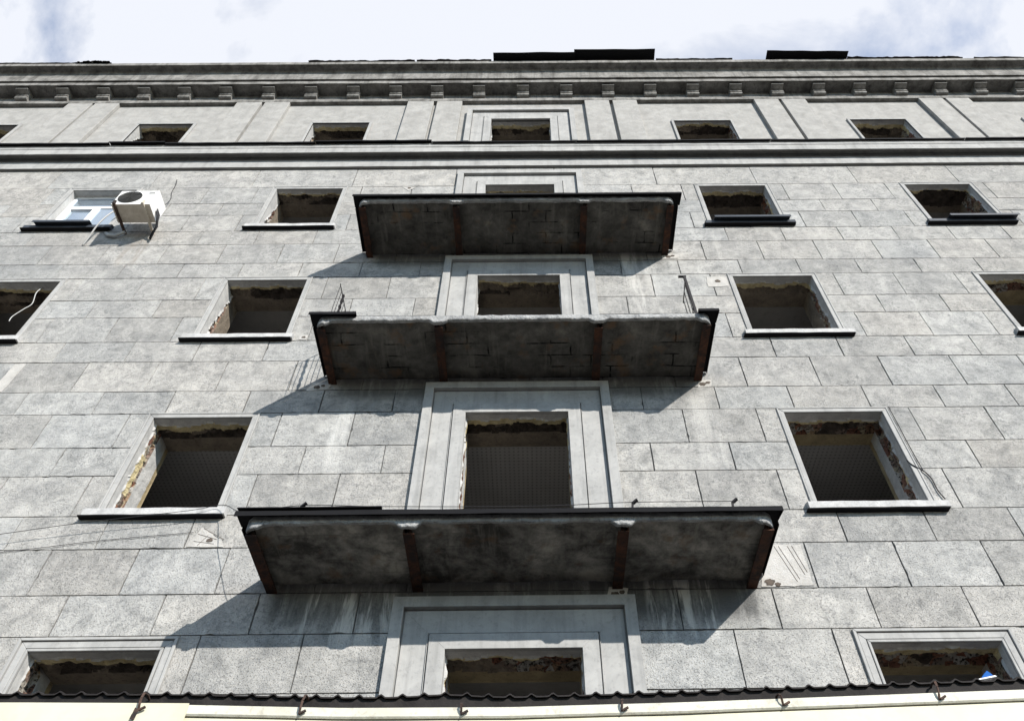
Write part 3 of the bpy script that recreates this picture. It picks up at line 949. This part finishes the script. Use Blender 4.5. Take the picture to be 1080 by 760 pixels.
cable('cable', [(-6.5, -.12, 7.14), (-6.04, -.12, 7.23), (-5.19, -.13, 7.37), (-4.0, -.14, 7.53), (-3.62, -.15, 7.60), (-3.2, -.45, 7.24), (-2.37, -1.0, 6.86), (-1.5, -1.0, 6.835), (0, -1.0, 6.82), (1.03, -1.0, 6.86), (2.06, -1.0, 6.86)], .004, 'wire',
      'thin dark wire strung across the wall and along the lowest balcony')
cable('cable', [(-6.5, -.03, 6.98), (-5.6, -.03, 7.10), (-4.9, -.03, 7.20), (-3.9, -.03, 7.30)], .0035, 'wire',
      'thin dark wire sloping over the bare blocks under the broken-edged window sill')
cable('cable', [(4.72, -.03, 8.32), (4.75, -.035, 8.24), (4.86, -.035, 8.12), (4.90, -.035, 8.0), (4.90, -.035, 7.82), (4.93, -.04, 7.68)], .008, 'wire',
      'short black cable down the frame of the big right window')
cable('cable', [(4.84, -.035, 9.3), (4.845, -.035, 9.0), (4.84, -.035, 8.6), (4.85, -.035, 8.14)], .006, 'wire',
      'thin black cable hanging straight down beside the big right window')
cable('cable', [(-7.22, -.03, 16.3), (-7.16, -.03, 16.05), (-7.13, -.03, 15.75), (-7.05, -.03, 15.45), (-6.9, -.2, 14.9)], .006, 'wire',
      'thin dark cable running up the wall above the air conditioner')
# ------------------------------------------------------------------ low extension in front, its roof edge and gutter
E_ = thing('shop_extension', 'low cream extension with black corrugated roof edge and cream hooked gutter', 'building', (0, -3.7, 0))
def ep(mb, name, mat, par=E_, **k):
    ob = mb.build(name, mat, par, **k)
    ob.matrix_parent_inverse = Matrix.Translation((0, 3.7, 0)) if par is E_ else Matrix()
    return ob
GY = -3.80
def gz(x):     # top line of the gutter, which sags a little in the middle
    pts = [(-9, 3.38), (-2.40, 3.352), (-1.55, 3.338), (-.86, 3.316), (-.1, 3.311), (.67, 3.324), (2.23, 3.365), (9, 3.40)]
    for (a, za), (b, zb_) in zip(pts, pts[1:]):
        if x <= b: return za + (zb_ - za) * (x - a) / (b - a)
    return pts[-1][1]
mb = MB(); mb.box(-9, 9, -3.66, -.1, .13, 3.22); ep(mb, 'wall', 'cream')
mb = MB()      # fascia sheet under the gutter
n = 90
for i in range(n):
    a, b = -9 + 18 * i / n, -9 + 18 * (i + 1) / n
    mb.hexa([(a, GY + .012, 2.9), (b, GY + .012, 2.9), (b, -3.67, 2.9), (a, -3.67, 2.9), (a, GY + .012, gz(a) - .052), (b, GY + .012, gz(b) - .052), (b, -3.67, gz(b) - .052), (a, -3.67, gz(a) - .052)])
ep(mb, 'fascia', 'cream')
mb = MB(); rings = []      # gutter trough
n = 160; x0, x1 = -1.552, 9
prof = [(0, 0), (-.002, -.04), (.004, -.047), (.11, -.047), (.115, 0), (.108, 0), (.104, -.040), (.008, -.040), (.006, 0)]
for i in range(n + 1):
    x = x0 + (x1 - x0) * i / n; k0 = len(mb.v)
    w_ = .004 * noise.noise(Vector((x * 2.3, 1, 0)))
    mb.v += [(x, GY + y + w_, gz(x) + zz + .5 * w_) for y, zz in prof]; rings.append(k0)
for a, b in zip(rings, rings[1:]):
    for j in range(9):
        mb.f.append((a + j, b + j, b + (j + 1) % 9, a + (j + 1) % 9)); mb.mi.append(0); mb.tint.append(1)
gut = ep(mb, 'gutter', 'zinc')
mb = MB(); n = 40   # plain cream cover sheet over the left part of the gutter
for i in range(n):
    a, b = -9 + 7.452 * i / n, -9 + 7.452 * (i + 1) / n
    mb.hexa([(a, GY - .008, 2.9), (b, GY - .008, 2.9), (b, GY - .003, 2.9), (a, GY - .003, 2.9), (a, GY - .008, gz(a) + .004), (b, GY - .008, gz(b) + .004), (b, GY - .003, gz(b) + .004), (a, GY - .003, gz(a) + .004)])
ep(mb, 'cover_sheet', 'cream')
mb = MB(); nx, ny = 1520, 6; slope = math.tan(R(13))
PITCH = .0985
def rz(x, y, lay=0):
    t_ = math.cos(2 * math.pi * (x + .012) / PITCH)
    w_ = .0145 * max(0, t_) ** 2.4 - .004
    lift = .012 * math.exp(-((x + .40) / .16) ** 2) + .004 * noise.noise(Vector((x * .9, 2, 0)))
    return gz(x) + .056 + w_ + lift + slope * (y - GY) + lay
rx0, rx1 = -7.5, 7.5
base = len(mb.v)
ys = [GY + .035, GY + .3, GY + .9, GY + 1.8, GY + 2.7, -.12]
for lay in (0, .007):
    for i in range(nx + 1):
        x = rx0 + (rx1 - rx0) * i / nx
        for y in ys: mb.v.append((x, y, rz(x, y, lay)))
m6 = len(ys); L2 = (nx + 1) * m6
for i in range(nx):
    for j in range(m6 - 1):
        a = base + i * m6 + j
        mb.f.append((a, a + 1, a + m6 + 1, a + m6)); mb.mi.append(0); mb.tint.append(1)
        mb.f.append((a + L2, a + L2 + m6, a + L2 + m6 + 1, a + L2 + 1)); mb.mi.append(0); mb.tint.append(1)
    a = base + i * m6
    mb.f.append((a, a + m6, a + L2 + m6, a + L2)); mb.mi.append(0); mb.tint.append(1)
ep(mb, 'corrugated_roof', 'bitumen', fix=False)
mb = MB(); n = 1500   # dark filler strip shaped to the underside of the sheets
for i in range(n):
    a, b = -7.45 + 14.9 * i / n, -7.45 + 14.9 * (i + 1) / n
    y = GY + .05
    mb.hexa([(a, y, gz(a) - .03), (b, y, gz(b) - .03), (b, y + .03, gz(b) - .03), (a, y + .03, gz(a) - .03),
             (a, y, rz(a, y) - .002), (b, y, rz(b, y) - .002), (b, y + .03, rz(b, y) - .002), (a, y + .03, rz(a, y) - .002)])
ep(mb, 'eaves_board', 'bitumen')
for i, x in enumerate((-1.76, -1.045, -.324, .389, 1.114, 1.822, -2.5, 2.55)):
    mb = MB(); zg = gz(x)
    y = GY - .014 if x < -1.56 else GY - .004
    tl = (.0, .012, -.002, .008, -.01, .012, 0, 0)[i]
    hh = (.045, .052, .014, .018, .016, .048, .02, .02)[i]
    P = [(x, y, zg - .035), (x + tl * .3, y - .012, zg - .012), (x + tl * .6, y - .016, zg + hh * .4), (x + tl, y - .006, zg + hh), (x + tl, y + .03, zg + hh + .008), (x + tl, y + .06, zg + hh)]
    for a, b in zip(P, P[1:]): mb.beam(a, b, .010, .004)
    mb.beam((x + .004, y - .006, zg - .034), (x + .03, y - .010, zg - .022), .010, .008)
    if i == 0:
        mb.beam((x - .012, y - .004, zg - .075), (x - .002, y - .014, zg - .03), .018, .006)
    mb.build('hook', 'rust_red', gut)
# ------------------------------------------------------------------ camera
f, pitch, yaw, roll = 818.3, .8881, .0106, -.0168
Fv = Vector((math.sin(yaw) * math.cos(pitch), math.cos(yaw) * math.cos(pitch), math.sin(pitch)))
Rv = Vector((math.cos(yaw), -math.sin(yaw), 0)); Uv = Rv.cross(Fv)
c, s = math.cos(roll), math.sin(roll)
Rv, Uv = c * Rv + s * Uv, -s * Rv + c * Uv
cd = bpy.data.cameras.new('camera'); cam = bpy.data.objects.new('camera', cd); COL.objects.link(cam)
cam.matrix_world = Matrix(((Rv.x, Uv.x, -Fv.x, 0), (Rv.y, Uv.y, -Fv.y, -7.2), (Rv.z, Uv.z, -Fv.z, 1.6), (0, 0, 0, 1)))
cd.sensor_fit = 'HORIZONTAL'; cd.sensor_width = 36; cd.lens = f / 1080 * 36
cd.shift_x = (540 - 565.75) / 1080; cd.shift_y = (377.5 - 380) / 1080
cd.clip_start = .05; cd.clip_end = 2000
sc.camera = cam

# blue scrap on a stick in the lower right window hole
q = Vector((4.47, .14, 5.50))
mb = MB()
mb.hexa([q + Vector(v) for v in ((-.06, -.05, 0), (.07, -.06, .03), (.06, .05, .02), (-.05, .05, 0), (.0, -.02, .06), (.055, -.02, .10), (.055, .01, .10), (.0, .01, .06))], 0)
mb.hexa([q + Vector(v) for v in ((-.10, -.07, -.022), (.09, -.08, .006), (.08, .05, .004), (-.09, .05, -.022), (-.085, -.055, -.002), (.085, -.065, .026), (.075, .045, .018), (-.075, .045, -.002))], 1)
# stick that carries it, standing in the hole
mb.beam(q + Vector((0, 0, -.01)), (4.44, .14, BOT[4] + .0), .02, .02, 1)
tag(mb.build('plastic_scrap', ['blue', 'pvc'], None, loc=tuple(q)), 'small blue and white plastic scrap showing in the lower right window hole', 'scrap')

# ------------------------------------------------------------------ light
SUN = Vector((.71, -1.0, .66)).normalized()
sd = bpy.data.lights.new('sun', 'SUN'); so = bpy.data.objects.new('sun', sd); COL.objects.link(so)
sd.energy = 4.9; sd.angle = R(.5); sd.color = (1.0, .95, .88)
so.rotation_euler = SUN.to_track_quat('Z', 'Y').to_euler()
so.location = (10, -20, 30)
w = bpy.data.worlds.new('World'); sc.world = w; w.use_nodes = True
t = w.node_tree; bg = t.nodes['Background']
sky = t.nodes.new('ShaderNodeTexSky'); sky.sky_type = 'NISHITA'; sky.sun_disc = False
sky.sun_elevation = math.asin(SUN.z); sky.sun_rotation = math.atan2(SUN.x, SUN.y)
sky.dust_density = .1; sky.ozone_density = 5.0; sky.air_density = 1.2
bg.inputs['Strength'].default_value = .10
tc = t.nodes.new('ShaderNodeTexCoord')
def wmath(op, a, b, clamp=False):
    nd = t.nodes.new('ShaderNodeMath'); nd.operation = op; nd.use_clamp = clamp
    for s_, v in ((nd.inputs[0], a), (nd.inputs[1], b)):
        if isinstance(v, (int, float)): s_.default_value = v
        else: t.links.new(v, s_)
    return nd.outputs[0]
sp = t.nodes.new('ShaderNodeSeparateXYZ'); t.links.new(tc.outputs['Generated'], sp.inputs[0])
den = wmath('MAXIMUM', wmath('ADD', sp.outputs['Z'], .12), .05)
cb = t.nodes.new('ShaderNodeCombineXYZ')
t.links.new(wmath('DIVIDE', sp.outputs['X'], den), cb.inputs[0]); t.links.new(wmath('DIVIDE', sp.outputs['Y'], den), cb.inputs[1])
mp = t.nodes.new('ShaderNodeMapping'); mp.inputs['Location'].default_value = (6.076, 1.016, 2.561); t.links.new(cb.outputs[0], mp.inputs[0])
nz = t.nodes.new('ShaderNodeTexNoise'); nz.inputs['Scale'].default_value = 3.2; nz.inputs['Detail'].default_value = 9; nz.inputs['Roughness'].default_value = .58; nz.inputs['Distortion'].default_value = .5
t.links.new(mp.outputs[0], nz.inputs['Vector'])
rp = t.nodes.new('ShaderNodeValToRGB'); rp.color_ramp.elements[0].position = .33; rp.color_ramp.elements[1].position = .47; rp.color_ramp.elements[0].color = (.42, .42, .42, 1)
t.links.new(nz.outputs['Fac'], rp.inputs['Fac'])
mx = t.nodes.new('ShaderNodeMix'); mx.data_type = 'RGBA'
mr = t.nodes.new('ShaderNodeMapRange'); mr.interpolation_type = 'SMOOTHSTEP'
mr.inputs[1].default_value = .35; mr.inputs[2].default_value = .80; mr.inputs[3].default_value = .0
t.links.new(sp.outputs['Z'], mr.inputs[0])
t.links.new(wmath('MULTIPLY', rp.outputs['Color'], mr.outputs[0]), mx.inputs[0]); sk = t.nodes.new('ShaderNodeVectorMath'); sk.operation = 'SCALE'; sk.inputs[3].default_value = 1.5   # sky at 0.15, cloud at 0.10
t.links.new(sky.outputs['Color'], sk.inputs[0]); t.links.new(sk.outputs[0], mx.inputs[6])
mx.inputs[7].default_value = (5.9, 6.1, 6.6, 1)
t.links.new(mx.outputs[2], bg.inputs['Color'])

vs = sc.view_settings
vs.view_transform = 'Standard'; vs.look = 'None'; vs.exposure = 0.6; vs.gamma = 1.0; vs.use_curve_mapping = False
sc.cycles.max_bounces = 6; sc.cycles.diffuse_bounces = 4
